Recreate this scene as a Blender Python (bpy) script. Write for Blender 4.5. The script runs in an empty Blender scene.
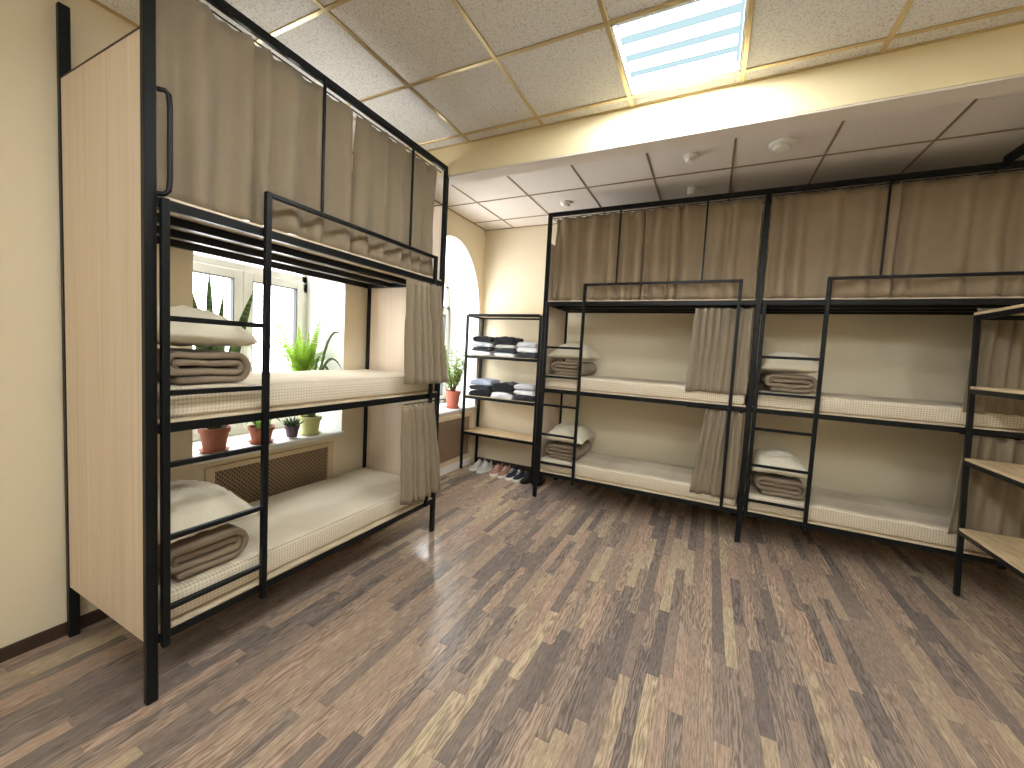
import bpy, bmesh, math, random
from mathutils import Vector, Matrix
R = math.radians
random.seed(7)
S = bpy.context.scene
COL = S.collection

# ------------------------------------------------------------------ camera
CAM_H, F_PX, CX, CY = 1.531, 406.27, 503.602, 377.272
YAW, PITCH, ROLL = R(-26.725), R(-3.745), R(2.993)
fwd = Vector((math.sin(YAW) * math.cos(PITCH), math.cos(YAW) * math.cos(PITCH), math.sin(PITCH)))
rgt0 = Vector((math.cos(YAW), -math.sin(YAW), 0)); up0 = rgt0.cross(fwd)
rgt = rgt0 * math.cos(ROLL) + up0 * math.sin(ROLL); upv = -rgt0 * math.sin(ROLL) + up0 * math.cos(ROLL)
cd = bpy.data.cameras.new('camera'); cam = bpy.data.objects.new('camera', cd); COL.objects.link(cam)
cd.sensor_width = 36; cd.lens = F_PX / 1024 * 36
cd.shift_x = (512 - CX) / 1024; cd.shift_y = (CY - 384) / 1024
cd.clip_start = 0.05
mw = Matrix((rgt, upv, -fwd)).transposed().to_4x4(); mw.translation = (0, 0, CAM_H)
cam.matrix_world = mw
S.camera = cam

# ------------------------------------------------------------------ world: white overcast sky
SKY = 5.0
w = bpy.data.worlds.new('world'); S.world = w; w.use_nodes = True
bg = w.node_tree.nodes['Background']; bg.inputs[0].default_value = (0.96, 0.98, 1, 1); bg.inputs[1].default_value = SKY
S.view_settings.view_transform = 'Standard'; S.view_settings.look = 'None'
S.view_settings.exposure = 1.45; S.view_settings.gamma = 1.0; S.view_settings.use_curve_mapping = False
LAMP_TUBE, LAMP_PANEL = 30.0, 0.36

# room numbers (metres)
WX, WXO = -2.77, -3.36          # left wall inner / outer face
WY = 4.76                       # back wall
RX, FY = 2.62, -2.2             # right wall, wall behind the camera
CZ = 3.10                       # ceiling
WIN = [dict(y0=1.337, y1=2.465, spring=1.95, b=0.80), dict(y0=3.415, y1=4.685, spring=1.95, b=0.88)]
SILL_Z = 0.77
for i, q in enumerate(WIN):     # sampling portals in the window openings
    ld = bpy.data.lights.new('window_portal', 'AREA'); ld.shape = 'RECTANGLE'
    ld.size = 1.95; ld.size_y = q['y1'] - q['y0']
    ld.cycles.is_portal = True
    lo = bpy.data.objects.new('window_portal', ld); COL.objects.link(lo)
    lo.location = (WXO - 0.02, (q['y0'] + q['y1']) / 2, 1.8); lo.rotation_euler = (0, R(-90), 0)

# ------------------------------------------------------------------ materials
def srgb(r, g, b):
    f = lambda c: (c / 255 / 12.92) if c / 255 <= 0.04045 else ((c / 255 + 0.055) / 1.055) ** 2.4
    return (f(r), f(g), f(b), 1)
MATS = {}
class NT:
    def __init__(s, name):
        s.m = bpy.data.materials.new(name); s.m.use_nodes = True
        s.t = s.m.node_tree; s.b = s.t.nodes['Principled BSDF']; MATS[name] = s.m
    def n(s, typ, **kw):
        x = s.t.nodes.new(typ)
        for k, v in kw.items(): setattr(x, k, v)
        return x
    def l(s, a, b): s.t.links.new(a, b)
    def val(s, node, **kw):
        for k, v in kw.items(): node.inputs[k.replace('_', ' ')].default_value = v
        return node
    def math(s, op, a, b=None):
        m = s.n('ShaderNodeMath', operation=op)
        for i, q in enumerate((a, b)):
            if q is None: continue
            if isinstance(q, (int, float)): m.inputs[i].default_value = q
            else: s.l(q, m.inputs[i])
        return m.outputs[0]
    def noise(s, vec, scale, detail=3, rough=0.5):
        x = s.n('ShaderNodeTexNoise'); x.inputs['Scale'].default_value = scale
        x.inputs['Detail'].default_value = detail; x.inputs['Roughness'].default_value = rough
        if vec is not None: s.l(vec, x.inputs['Vector'])
        return x.outputs['Fac']
    def mapping(s, vec, scale):
        x = s.n('ShaderNodeMapping'); x.inputs['Scale'].default_value = scale; s.l(vec, x.inputs['Vector']); return x.outputs[0]
    def ramp(s, fac, stops, interp='LINEAR'):
        x = s.n('ShaderNodeValToRGB'); x.color_ramp.interpolation = interp
        e = x.color_ramp.elements
        while len(e) < len(stops): e.new(0.5)
        for i, (p, c) in enumerate(stops): e[i].position = p; e[i].color = c
        s.l(fac, x.inputs[0]); return x.outputs[0]
    def mix(s, fac, a, b, typ='MIX'):
        x = s.n('ShaderNodeMix', data_type='RGBA', blend_type=typ)
        for i, q in ((0, fac), (6, a), (7, b)):
            if isinstance(q, (int, float, tuple)): x.inputs[i].default_value = q
            else: s.l(q, x.inputs[i])
        return x.outputs[2]
    def base(s, c, rough=0.6, spec=0.5, metal=0.0):
        if isinstance(c, tuple): s.b.inputs['Base Color'].default_value = c
        else: s.l(c, s.b.inputs['Base Color'])
        s.b.inputs['Roughness'].default_value = rough; s.b.inputs['Specular IOR Level'].default_value = spec
        s.b.inputs['Metallic'].default_value = metal; return s
    def bump(s, h, strength=0.3, dist=0.002):
        x = s.n('ShaderNodeBump'); x.inputs['Strength'].default_value = strength; x.inputs['Distance'].default_value = dist
        s.l(h, x.inputs['Height']); s.l(x.outputs[0], s.b.inputs['Normal']); return s
    def obj(s): return s.n('ShaderNodeTexCoord').outputs['Object']
    def pos(s): return s.n('ShaderNodeNewGeometry').outputs['Position']
def plain(name, c, rough=0.6, spec=0.5, metal=0.0, var=0.08, scale=6):
    k = NT(name); p = k.pos(); n = k.noise(p, scale, 3)
    d = tuple(x * (1 - var) for x in c[:3]) + (1,); e = tuple(min(1, x * (1 + var)) for x in c[:3]) + (1,)
    k.base(k.mix(n, d, e), rough, spec, metal); return k
def cloth(name, c, var=0.12, weave=900, bump=0.25):
    k = NT(name); o = k.obj(); n = k.noise(o, 9, 4)
    n2 = k.noise(k.mapping(o, (1, 1, 0.12)), 320, 2)
    col = k.mix(n, tuple(x * (1 - var) for x in c[:3]) + (1,), tuple(min(1, x * (1 + var)) for x in c[:3]) + (1,))
    col = k.mix(k.math('MULTIPLY', n2, 0.3), col, tuple(x * 0.6 for x in c[:3]) + (1,))
    k.base(col, 0.9, 0.15); k.b.inputs['Sheen Weight'].default_value = 0.15
    k.bump(k.noise(o, weave * 0.35, 2), bump, 0.0015); return k

plain('wall', srgb(232, 220, 193), 0.75, 0.25, var=0.02)
plain('window_white', srgb(222, 219, 208), 0.4, 0.4, var=0.01)
plain('reveal', srgb(228, 228, 225), 0.6, 0.3, var=0.01)
plain('soffit', srgb(222, 212, 198), 0.7, 0.3, var=0.02)
plain('beam', srgb(228, 212, 172), 0.6, 0.3, var=0.015)
plain('steel', srgb(14, 17, 19), 0.42, 0.24, var=0.06)
plain('baseboard', srgb(62, 46, 36), 0.5, 0.4, var=0.15)
plain('white_plastic', srgb(238, 237, 232), 0.35, 0.5, var=0.01)
plain('cream_plastic', srgb(236, 232, 220), 0.4, 0.5, var=0.01)
plain('gasket', srgb(60, 62, 66), 0.6, 0.3, var=0.02)
plain('terracotta', srgb(166, 108, 86), 0.8, 0.25, var=0.12, scale=20)
plain('redpot', srgb(180, 104, 86), 0.6, 0.35, var=0.08)
plain('greypot', srgb(96, 78, 88), 0.6, 0.35)
plain('greenpot', srgb(196, 198, 138), 0.5, 0.4)
plain('soil', srgb(52, 38, 28), 0.95, 0.1, var=0.3, scale=60)
plain('screen_frame', srgb(216, 196, 166), 0.55, 0.3, var=0.05)
plain('lattice', srgb(152, 130, 106), 0.6, 0.3, var=0.1)
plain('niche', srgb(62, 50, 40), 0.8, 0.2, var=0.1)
plain('subfloor', srgb(40, 32, 27), 0.9, 0.1)
plain('rubber', srgb(228, 224, 214), 0.7, 0.3, var=0.04)
plain('blackrubber', srgb(26, 26, 28), 0.7, 0.3)
plain('lace', srgb(226, 224, 220), 0.85, 0.2)
plain('lining', srgb(50, 46, 44), 0.9, 0.1)
k = plain('grid', srgb(206, 186, 144), 0.3, 0.5, metal=0.8, var=0.1, scale=3)
# chipboard with pale wood decor, grain upright
k = NT('chipboard'); o = k.pos(); n = k.noise(k.mapping(o, (26, 26, 0.5)), 1.6, 4, 0.6)
k.base(k.ramp(n, [(0.3, srgb(218, 199, 176)), (0.55, srgb(227, 209, 188)), (0.75, srgb(233, 217, 198))]), 0.5, 0.35)
# plywood / OSB shelf
k = NT('shelf_wood'); o = k.obj(); n = k.noise(k.mapping(o, (3, 14, 14)), 3.5, 4, 0.6); n2 = k.noise(k.mapping(o, (1, 2.5, 1)), 14, 3)
c = k.ramp(n, [(0.3, srgb(200, 172, 132)), (0.5, srgb(222, 198, 158)), (0.7, srgb(234, 216, 182))])
k.base(k.mix(k.math('MULTIPLY', n2, 0.35), c, srgb(170, 150, 104)), 0.55, 0.3)
k = NT('plywood'); o = k.obj(); n = k.noise(k.mapping(o, (2, 18, 18)), 3, 3)
k.base(k.ramp(n, [(0.3, srgb(198, 178, 152)), (0.7, srgb(224, 208, 184))]), 0.6, 0.3)
# ceiling tiles
def tilemat(name, c, fleck, lo):
    k = NT(name); p = k.pos(); v = k.noise(p, 170, 2, 0.6); v2 = k.noise(p, 75, 2, 0.55); big = k.noise(p, 3, 3)
    base = k.mix(big, tuple(x * 0.96 for x in c[:3]) + (1,), c)
    f = k.ramp(v, [(lo, (1, 1, 1, 1)), (lo + 0.05, (0, 0, 0, 1))]); f2 = k.ramp(v2, [(lo - 0.02, (1, 1, 1, 1)), (lo + 0.03, (0, 0, 0, 1))])
    ff = k.math('MAXIMUM', f, k.math('MULTIPLY', f2, 0.6))
    k.base(k.mix(k.math('MULTIPLY', ff, 0.75), base, fleck), 0.9, 0.1)
    k.bump(k.math('SUBTRACT', 1.0, ff), 0.35, 0.002)
plain('grid_dark', srgb(150, 132, 108), 0.45, 0.4, metal=0.3, var=0.1)
tilemat('tile', srgb(230, 229, 225), srgb(168, 152, 130), 0.37)
tilemat('tile_smooth', srgb(228, 220, 211), srgb(192, 180, 166), 0.33)
# laminate strips: tone differs from strip to strip, grain runs along y
k = NT('laminate'); g = k.n('ShaderNodeNewGeometry'); oi = k.n('ShaderNodeObjectInfo')
rnd = k.math('FRACT', k.math('ADD', oi.outputs['Random'], k.math('MULTIPLY', g.outputs['Random Per Island'], 7.31)))
r2 = k.math('FRACT', k.math('MULTIPLY', rnd, 17.7))
off = k.n('ShaderNodeCombineXYZ'); k.l(k.math('MULTIPLY', rnd, 37.0), off.inputs[0]); k.l(k.math('MULTIPLY', r2, 53.0), off.inputs[1])
va = k.n('ShaderNodeVectorMath', operation='ADD'); k.l(g.outputs['Position'], va.inputs[0]); k.l(off.outputs[0], va.inputs[1])
tone = k.ramp(rnd, [(0.0, srgb(118, 108, 104)), (0.2, srgb(132, 120, 113)), (0.38, srgb(146, 131, 120)), (0.54, srgb(158, 140, 126)), (0.66, srgb(164, 144, 128)), (0.78, srgb(168, 145, 130)), (0.9, srgb(171, 154, 133)), (1.0, srgb(179, 163, 139))])
gr = k.noise(k.mapping(va.outputs[0], (30, 2.2, 1)), 6.0, 5, 0.7)
warp = k.noise(k.mapping(va.outputs[0], (14, 1.6, 1)), 1.5, 3, 0.55)
sx_ = k.n('ShaderNodeSeparateXYZ'); k.l(va.outputs[0], sx_.inputs[0])
band = k.math('SINE', k.math('ADD', k.math('MULTIPLY', sx_.outputs[0], 330.0), k.math('MULTIPLY', warp, 46.0)))
band = k.math('MULTIPLY', k.math('ADD', band, 1.0), 0.5)
fine = k.noise(k.mapping(va.outputs[0], (150, 9, 1)), 3.0, 3, 0.6)
figw = k.math('MULTIPLY', k.ramp(r2, [(0.25, (0.05, 0.05, 0.05, 1)), (0.6, (1, 1, 1, 1))]), 0.85)
h0 = k.math('ADD', k.math('MULTIPLY', gr, 0.62), k.math('MULTIPLY', fine, 0.38))
h0 = k.ramp(h0, [(0.33, (0, 0, 0, 1)), (0.67, (1, 1, 1, 1))])
hb = k.mix(figw, h0, k.mix(0.68, h0, band))
dark = k.mix(1.0, tone, (0.50, 0.48, 0.47, 1), 'MULTIPLY'); lite = k.mix(1.0, tone, (1.70, 1.67, 1.62, 1), 'MULTIPLY')
c = k.mix(hb, dark, lite)
k.base(c, 0.2, 0.5)
k.l(k.math('ADD', 0.13, k.math('MULTIPLY', gr, 0.14)), k.b.inputs['Roughness']); k.bump(hb, 0.06, 0.0006)
# fabrics
cloth('curtain', srgb(145, 131, 110), 0.09)
cloth('curtain_brown', srgb(158, 141, 117), 0.09)
cloth('pillow', srgb(226, 218, 196), 0.04, bump=0.12)
cloth('blanket', srgb(142, 125, 106), 0.08)
k = NT('waffle'); o = k.obj(); sp = k.n('ShaderNodeSeparateXYZ'); k.l(o, sp.inputs[0])
h = None
for i in range(3):
    t = k.math('SINE', k.math('MULTIPLY', sp.outputs[i], 2 * math.pi / 0.016)); h = t if h is None else k.math('ADD', h, t)
h01 = k.math('MULTIPLY', k.math('ADD', h, 3.0), 1 / 6)
c = k.ramp(h01, [(0.2, srgb(188, 174, 150)), (0.5, srgb(216, 204, 182)), (0.8, srgb(228, 218, 200))])
k.base(c, 0.9, 0.15); k.bump(h01, 0.6, 0.004)
for nm, cc in dict(black=(34, 34, 38), charcoal=(52, 54, 60), white=(232, 233, 236), grey=(196, 200, 208), blue=(168, 178, 200), navy=(40, 46, 66), pink=(168, 126, 106), ltgrey=(196, 196, 192)).items():
    cloth('cloth_' + nm, srgb(*cc), 0.1, bump=0.2)
# plants
def leafmat(name, a, b, tr=0.35):
    k = NT(name); o = k.obj(); n = k.noise(o, 30, 3)
    col = k.mix(n, a, b); k.base(col, 0.5, 0.35)
    t = k.n('ShaderNodeBsdfTranslucent'); k.l(col, t.inputs[0]); m = k.n('ShaderNodeMixShader'); m.inputs[0].default_value = tr
    out = k.t.nodes['Material Output']; k.l(k.b.outputs[0], m.inputs[1]); k.l(t.outputs[0], m.inputs[2]); k.l(m.outputs[0], out.inputs[0])
leafmat('fern', srgb(104, 140, 36), srgb(150, 184, 64), 0.35)
leafmat('succulent', srgb(52, 74, 48), srgb(76, 96, 66), 0.1)
leafmat('bush', srgb(104, 136, 70), srgb(160, 184, 110), 0.35)
leafmat('strap', srgb(72, 92, 66), srgb(96, 116, 84), 0.25)
leafmat('broad', srgb(96, 140, 50), srgb(140, 176, 76), 0.35)
k = NT('sansevieria'); o = k.obj(); n = k.noise(k.mapping(o, (6, 6, 60)), 1.2, 3, 0.6)
k.base(k.ramp(n, [(0.4, srgb(52, 78, 40)), (0.6, srgb(104, 132, 70))]), 0.4, 0.4)
plain('leaf_edge', srgb(196, 196, 110), 0.5, 0.3)
plain('stem', srgb(104, 84, 58), 0.8, 0.2)
# glass: clear pane with a weak reflection
k = NT('glass'); tr = k.n('ShaderNodeBsdfTransparent'); gl = k.n('ShaderNodeBsdfGlossy'); gl.inputs['Roughness'].default_value = 0.02
m = k.n('ShaderNodeMixShader'); m.inputs[0].default_value = 0.06; k.l(tr.outputs[0], m.inputs[1]); k.l(gl.outputs[0], m.inputs[2]); k.l(m.outputs[0], k.t.nodes['Material Output'].inputs[0])
def emis(name, c, s):
    k = NT(name); k.base((0, 0, 0, 1), 0.9, 0.0); k.b.inputs['Emission Color'].default_value = c; k.b.inputs['Emission Strength'].default_value = s
emis('tube_glow', (0.95, 0.99, 1.0, 1), LAMP_TUBE)
emis('panel_glow', (0.62, 0.86, 0.92, 1), LAMP_PANEL)

# ------------------------------------------------------------------ mesh helpers
def link(name, me, mat, parent=None, loc=None, rotz=0.0, smooth=False):
    o = bpy.data.objects.new(name, me); COL.objects.link(o)
    if mat and not me.materials: me.materials.append(MATS[mat])
    if parent: o.parent = parent
    if loc is not None: o.location = loc
    o.rotation_euler[2] = rotz
    if smooth:
        for p in me.polygons: p.use_smooth = True
    return o
def tag(o, label=None, cat=None, group=None, kind=None):
    for a, b in (('label', label), ('category', cat), ('group', group), ('kind', kind)):
        if b: o[a] = b
    return o
def empty(name, loc, rotz=0.0):
    o = bpy.data.objects.new(name, None); COL.objects.link(o); o.location = loc; o.rotation_euler[2] = rotz; o.empty_display_size = 0.1; return o
def mesh(name, v, f):
    me = bpy.data.meshes.new(name); me.from_pydata([tuple(q) for q in v], [], f); me.update(); return me
class MB:
    def __init__(s): s.v = []; s.f = []
    def box(s, x0, x1, y0, y1, z0, z1, c=0.0):
        b = len(s.v)
        if c <= 0:
            s.v += [(x, y, z) for z in (z0, z1) for y in (y0, y1) for x in (x0, x1)]
            s.f += [tuple(b + i for i in q) for q in ((0, 2, 3, 1), (4, 5, 7, 6), (0, 1, 5, 4), (2, 6, 7, 3), (0, 4, 6, 2), (1, 3, 7, 5))]
            return s
        bm = bmesh.new(); bmesh.ops.create_cube(bm, size=1)
        for q in bm.verts: q.co = ((x0 + x1) / 2 + q.co.x * (x1 - x0), (y0 + y1) / 2 + q.co.y * (y1 - y0), (z0 + z1) / 2 + q.co.z * (z1 - z0))
        bmesh.ops.bevel(bm, geom=bm.edges[:], offset=c, segments=1, affect='EDGES')
        bm.verts.index_update(); s.v += [tuple(q.co) for q in bm.verts]; s.f += [tuple(b + q.index for q in fc.verts) for fc in bm.faces]; bm.free(); return s
    def poly(s, pts): b = len(s.v); s.v += list(pts); s.f.append(tuple(range(b, b + len(pts)))); return s
    def tube(s, pts, r, n=8, cap=True):
        pts = [Vector(p) for p in pts]; b = len(s.v); rr = r if isinstance(r, (list, tuple)) else [r] * len(pts)
        a = None
        for i, p in enumerate(pts):
            d = (pts[min(i + 1, len(pts) - 1)] - pts[max(i - 1, 0)]).normalized()
            if a is None:
                a = d.cross(Vector((0, 0, 1)))
                if a.length < 1e-3: a = d.cross(Vector((1, 0, 0)))
            else: a = a - d * a.dot(d)
            a.normalize(); c = d.cross(a)
            for j in range(n):
                t = 2 * math.pi * j / n; s.v.append(tuple(p + (a * math.cos(t) + c * math.sin(t)) * rr[i]))
        for i in range(len(pts) - 1):
            for j in range(n):
                j2 = (j + 1) % n; s.f.append((b + i * n + j, b + i * n + j2, b + (i + 1) * n + j2, b + (i + 1) * n + j))
        if cap: s.f.append(tuple(b + j for j in range(n))[::-1]); s.f.append(tuple(b + (len(pts) - 1) * n + j for j in range(n)))
        return s
    def lathe(s, prof, n=24, cx=0, cy=0):
        b = len(s.v)
        for r, z in prof:
            for j in range(n): t = 2 * math.pi * j / n; s.v.append((cx + r * math.cos(t), cy + r * math.sin(t), z))
        for i in range(len(prof) - 1):
            for j in range(n):
                j2 = (j + 1) % n; s.f.append((b + i * n + j, b + i * n + j2, b + (i + 1) * n + j2, b + (i + 1) * n + j))
        s.f.append(tuple(b + j for j in range(n))[::-1]); s.f.append(tuple(b + (len(prof) - 1) * n + j for j in range(n))); return s
    def build(s, name, mat, parent=None, loc=None, rotz=0.0, smooth=False): return link(name, mesh(name, s.v, s.f), mat, parent, loc, rotz, smooth)
def BOX(name, mat, parent, x0, x1, y0, y1, z0, z1, c=0.0, **kw): return MB().box(x0, x1, y0, y1, z0, z1, c).build(name, mat, parent, **kw)
def fnoise(seed):
    r = random.Random(seed); a = [(r.uniform(0.6, 1.6) * (i + 1), r.uniform(0, 6.28), r.uniform(0.5, 1) / (i + 1)) for i in range(4)]
    return lambda t: sum(w * math.sin(f * t * 6.283 + p) for f, p, w in a)

# ------------------------------------------------------------------ floor
floor = BOX('floor', 'subfloor', None, WX, RX, FY, WY, -0.03, -0.008); tag(floor, 'brown and tan strip laminate floor', kind='structure')
PW, PL, GAP = 0.058, 0.57, 0.0007
def strip_mesh(L):
    m = MB(); c = 0.0006
    x, y = PW / 2 - GAP / 2, L / 2 - GAP / 2
    m.v = [(-x, -y, -0.008), (x, -y, -0.008), (x, y, -0.008), (-x, y, -0.008), (-x, -y, -c), (x, -y, -c), (x, y, -c), (-x, y, -c), (-x + c, -y + c, 0), (x - c, -y + c, 0), (x - c, y - c, 0), (-x + c, y - c, 0)]
    m.f = [(8, 9, 10, 11)] + [(i, (i + 1) % 4, 4 + (i + 1) % 4, 4 + i) for i in range(4)] + [(4 + i, 4 + (i + 1) % 4, 8 + (i + 1) % 4, 8 + i) for i in range(4)]
    return m
full = strip_mesh(PL)
def project(p):
    d = Vector(p) - Vector((0, 0, CAM_H)); z = d.dot(fwd)
    return (CX + F_PX * d.dot(rgt) / z, CY - F_PX * d.dot(upv) / z, z) if z > 0.05 else None
cands, rest = [], []
nrow = int((RX - WX) / PW) + 1
for r in range(nrow):
    xc = WX + PW * (r + 0.5)
    if xc + PW / 2 > RX: continue
    y = FY - random.uniform(0, PL)
    while y < WY:
        a, b = max(y, FY), min(y + PL, WY)
        if b - a > 0.03:
            p = project((xc, (a + b) / 2, 0)); hid = (xc < -1.95 and 0.8 < (a + b) / 2 < 2.7) or (b + a) / 2 > 4.0 and xc > -1.6
            ok = p and -20 < p[0] < 1044 and p[1] < 800 and b - a > PL - 1e-6 and not hid
            (cands if ok else rest).append((p[2] if p else 99, xc, a, b))
        y += PL
cands.sort(); rest += cands[300:]; cands = cands[:300]
pme = mesh('plank', full.v, full.f)
for d, xc, a, b in cands: link('plank', pme, 'laminate', floor, (xc, (a + b) / 2, 0))
m = MB()
for d, xc, a, b in rest:
    q = strip_mesh(b - a); k0 = len(m.v); m.v += [(x + xc, y + (a + b) / 2, z) for x, y, z in q.v]; m.f += [tuple(k0 + i for i in f) for f in q.f]
tag(m.build('outlying_planks', 'laminate', floor), kind='stuff')

# ------------------------------------------------------------------ walls
def arch_pts(q, n=20):
    c = (q['y0'] + q['y1']) / 2; a = (q['y1'] - q['y0']) / 2
    return [(c - a * math.cos(math.pi * i / n), q['spring'] + q['b'] * math.sin(math.pi * i / n)) for i in range(n + 1)]
m = MB(); rv = MB()
ys = [FY - 0.1] + [v for q in WIN for v in (q['y0'], q['y1'])] + [WY + 0.1]
for X in (WX, WXO):
    for i in (0, 2, 4): m.poly([(X, ys[i], -0.03), (X, ys[i + 1], -0.03), (X, ys[i + 1], CZ + 0.1), (X, ys[i], CZ + 0.1)])
    for q in WIN:
        m.poly([(X, q['y0'], -0.03), (X, q['y1'], -0.03), (X, q['y1'], SILL_Z - 0.03), (X, q['y0'], SILL_Z - 0.03)])
        A = arch_pts(q)
        for (a, b) in zip(A, A[1:]): m.poly([(X, a[0], a[1]), (X, b[0], b[1]), (X, b[0], CZ + 0.1), (X, a[0], CZ + 0.1)])
wl = m.build('wall_left', 'wall'); tag(wl, 'cream painted wall with two arched windows', kind='structure')
for q in WIN:
    P = [(q['y0'], SILL_Z - 0.03)] + arch_pts(q) + [(q['y1'], SILL_Z - 0.03)]; P.append(P[0])
    r = MB()
    for a, b in zip(P, P[1:]): r.poly([(WX, a[0], a[1]), (WXO, a[0], a[1]), (WXO, b[0], b[1]), (WX, b[0], b[1])])
    r.build('window_reveal', 'reveal', wl)
tag(BOX('wall_back', 'wall', None, WX - 0.5, RX + 0.1, WY, WY + 0.1, -0.03, CZ + 0.1), 'cream painted wall behind the bunk row', kind='structure')
tag(BOX('wall_right', 'wall', None, RX, RX + 0.1, FY - 0.1, WY, -0.03, CZ + 0.1), 'cream painted side wall', kind='structure')
tag(BOX('wall_front', 'wall', None, WX, RX, FY - 0.1, FY, -0.03, CZ + 0.1), 'cream painted wall behind the viewer', kind='structure')
tag(BOX('baseboard_left', 'baseboard', None, WX, WX + 0.014, FY, 3.3, 0, 0.066, 0.003), 'dark brown skirting board along window wall', kind='structure')
tag(BOX('baseboard_back', 'baseboard', None, WX + 0.02, RX, WY - 0.014, WY, 0, 0.066, 0.003), 'dark brown skirting board along back wall', kind='structure')

# ------------------------------------------------------------------ ceiling
ceil = BOX('ceiling', 'niche', None, WX - 0.4, RX, FY, WY, CZ + 0.06, CZ + 0.09); tag(ceil, 'suspended ceiling of speckled square tiles', kind='structure')
BY0, BY1, BZ = 2.706, 2.819, 2.87
beam = BOX('trim_1', 'beam', None, WX, RX, BY0, BY1, BZ + 0.012, CZ + 0.03); tag(beam, 'cream ceiling beam crossing the room', kind='structure')
BOX('soffit', 'soffit', beam, WX, RX, BY0 + 0.002, BY1 + 0.03, BZ, BZ + 0.012, 0.003)
GX = [-2.956 + 0.6 * i for i in range(11)]
LAMPS = [(-0.556, 1.997), (-0.556, 0.197), (-0.556, -1.603), (1.244, -0.403)]  # first one real; the others added out of view to even the light
def span(lo, hi, grid): g = [lo] + [x for x in grid if lo + 0.02 < x < hi - 0.02] + [hi]; return list(zip(g, g[1:]))
tcache = {}
def tile(x0, x1, y0, y1, mat):
    w, d = round(x1 - x0 - 0.01, 4), round(y1 - y0 - 0.01, 4); key = (w, d, mat)
    if key not in tcache:
        b = MB().box(-w / 2, w / 2, -d / 2, d / 2, 0.0, 0.02, 0.003); tcache[key] = mesh('ceiling_tile', b.v, b.f)
    link('ceiling_tile', tcache[key], mat, ceil, ((x0 + x1) / 2, (y0 + y1) / 2, CZ + 0.004))
YF = [2.597 - 0.6 * i for i in range(9)]; YB = [3.226, 3.826, 4.426]
for (ya, yb, yg, mat) in ((FY, BY0, YF, 'tile'), (BY1, WY, YB, 'tile_smooth')):
    for x0, x1 in span(WX, RX, GX):
        for y0, y1 in span(ya, yb, sorted(yg)):
            if any(abs(x0 - a) < 0.02 and abs(y0 - b) < 0.02 for a, b in LAMPS): continue
            tile(x0, x1, y0, y1, mat)
    gm, gw = ('grid', 0.012) if mat == 'tile' else ('grid_dark', 0.008)
    for x in GX:
        if WX + 0.02 < x < RX: BOX('grid_bar', gm, ceil, x - gw, x + gw, ya, yb, CZ - 0.002, CZ + 0.01, 0.002)
    for y in yg:
        if ya < y < yb: BOX('grid_bar', gm, ceil, WX, RX, y - gw, y + gw, CZ - 0.0025, CZ + 0.0095, 0.002)
    for (a0, a1, b0, b1) in ((WX, WX + 0.018, ya, yb), (WX, RX, ya if ya > 0 else yb - 0.014, ya + 0.014 if ya > 0 else yb), (WX, RX, WY - 0.018, WY)):
        if b1 <= yb + 1e-6 and b0 >= ya - 1e-6: BOX('edge_trim', gm, ceil, a0, a1, b0, b1, CZ - 0.003, CZ + 0.009)
for i, (x, y) in enumerate(LAMPS):
    t = empty('ceiling_light', (x + 0.3, y + 0.3, CZ)); s = 0.288
    fr = MB()
    for (a, b, c, d) in ((-s, s, -s, -s + 0.012), (-s, s, s - 0.012, s), (-s, -s + 0.012, -s, s), (s - 0.012, s, -s, s)): fr.box(a, b, c, d, -0.002, 0.052)
    fr.build('frame', 'white_plastic', t)
    BOX('diffuser', 'panel_glow', t, -s + 0.012, s - 0.012, -s + 0.012, s - 0.012, 0.044, 0.052)
    for j in range(4):
        yy = -0.2 + j * 0.134
        MB().tube([(-s + 0.03, yy, 0.022), (s - 0.03, yy, 0.022)], 0.023, 10).build('tube', 'tube_glow', t)
    tag(t, ['glowing square ceiling light with four tubes before the beam', 'added fill light over the middle of the room behind the viewer', 'added fill light behind the viewer near the front wall', 'added fill light behind the viewer on the right side'][i], 'ceiling light', 'square ceiling lights')
def detector(x, y, prof, label):
    t = empty('smoke_detector', (x, y, CZ + 0.004)); a, b = prof
    MB().lathe([(r, z) for r, z in a][::-1], 24).build('base', 'white_plastic', t, smooth=False)
    MB().lathe([(r, z) for r, z in b][::-1], 24).build('cover', 'cream_plastic', t)
    tag(t, label, 'smoke detector', 'ceiling detectors')
A = ([(0.055, 0), (0.055, -0.012), (0.05, -0.016)], [(0.042, -0.016), (0.044, -0.03), (0.036, -0.042), (0.018, -0.046)])
detector(-1.46, 4.13, A, 'white domed smoke detector above the left end of the bunk row')
detector(-0.25, 3.50, ([(0.05, 0), (0.05, -0.014), (0.044, -0.018)], [(0.036, -0.018), (0.037, -0.034), (0.03, -0.05), (0.012, -0.054)]), 'white smoke detector on the tile next to the beam')
detector(-0.266, 4.16, ([(0.04, 0), (0.04, -0.008)], [(0.036, -0.008), (0.036, -0.06), (0.03, -0.064)]), 'small white cylindrical detector just above the bunk top rail')
detector(0.345, 3.53, ([(0.085, 0), (0.085, -0.012), (0.078, -0.018)], [(0.058, -0.018), (0.06, -0.03), (0.05, -0.042), (0.02, -0.046)]), 'widest round white detector, rightmost on the ceiling')

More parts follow.
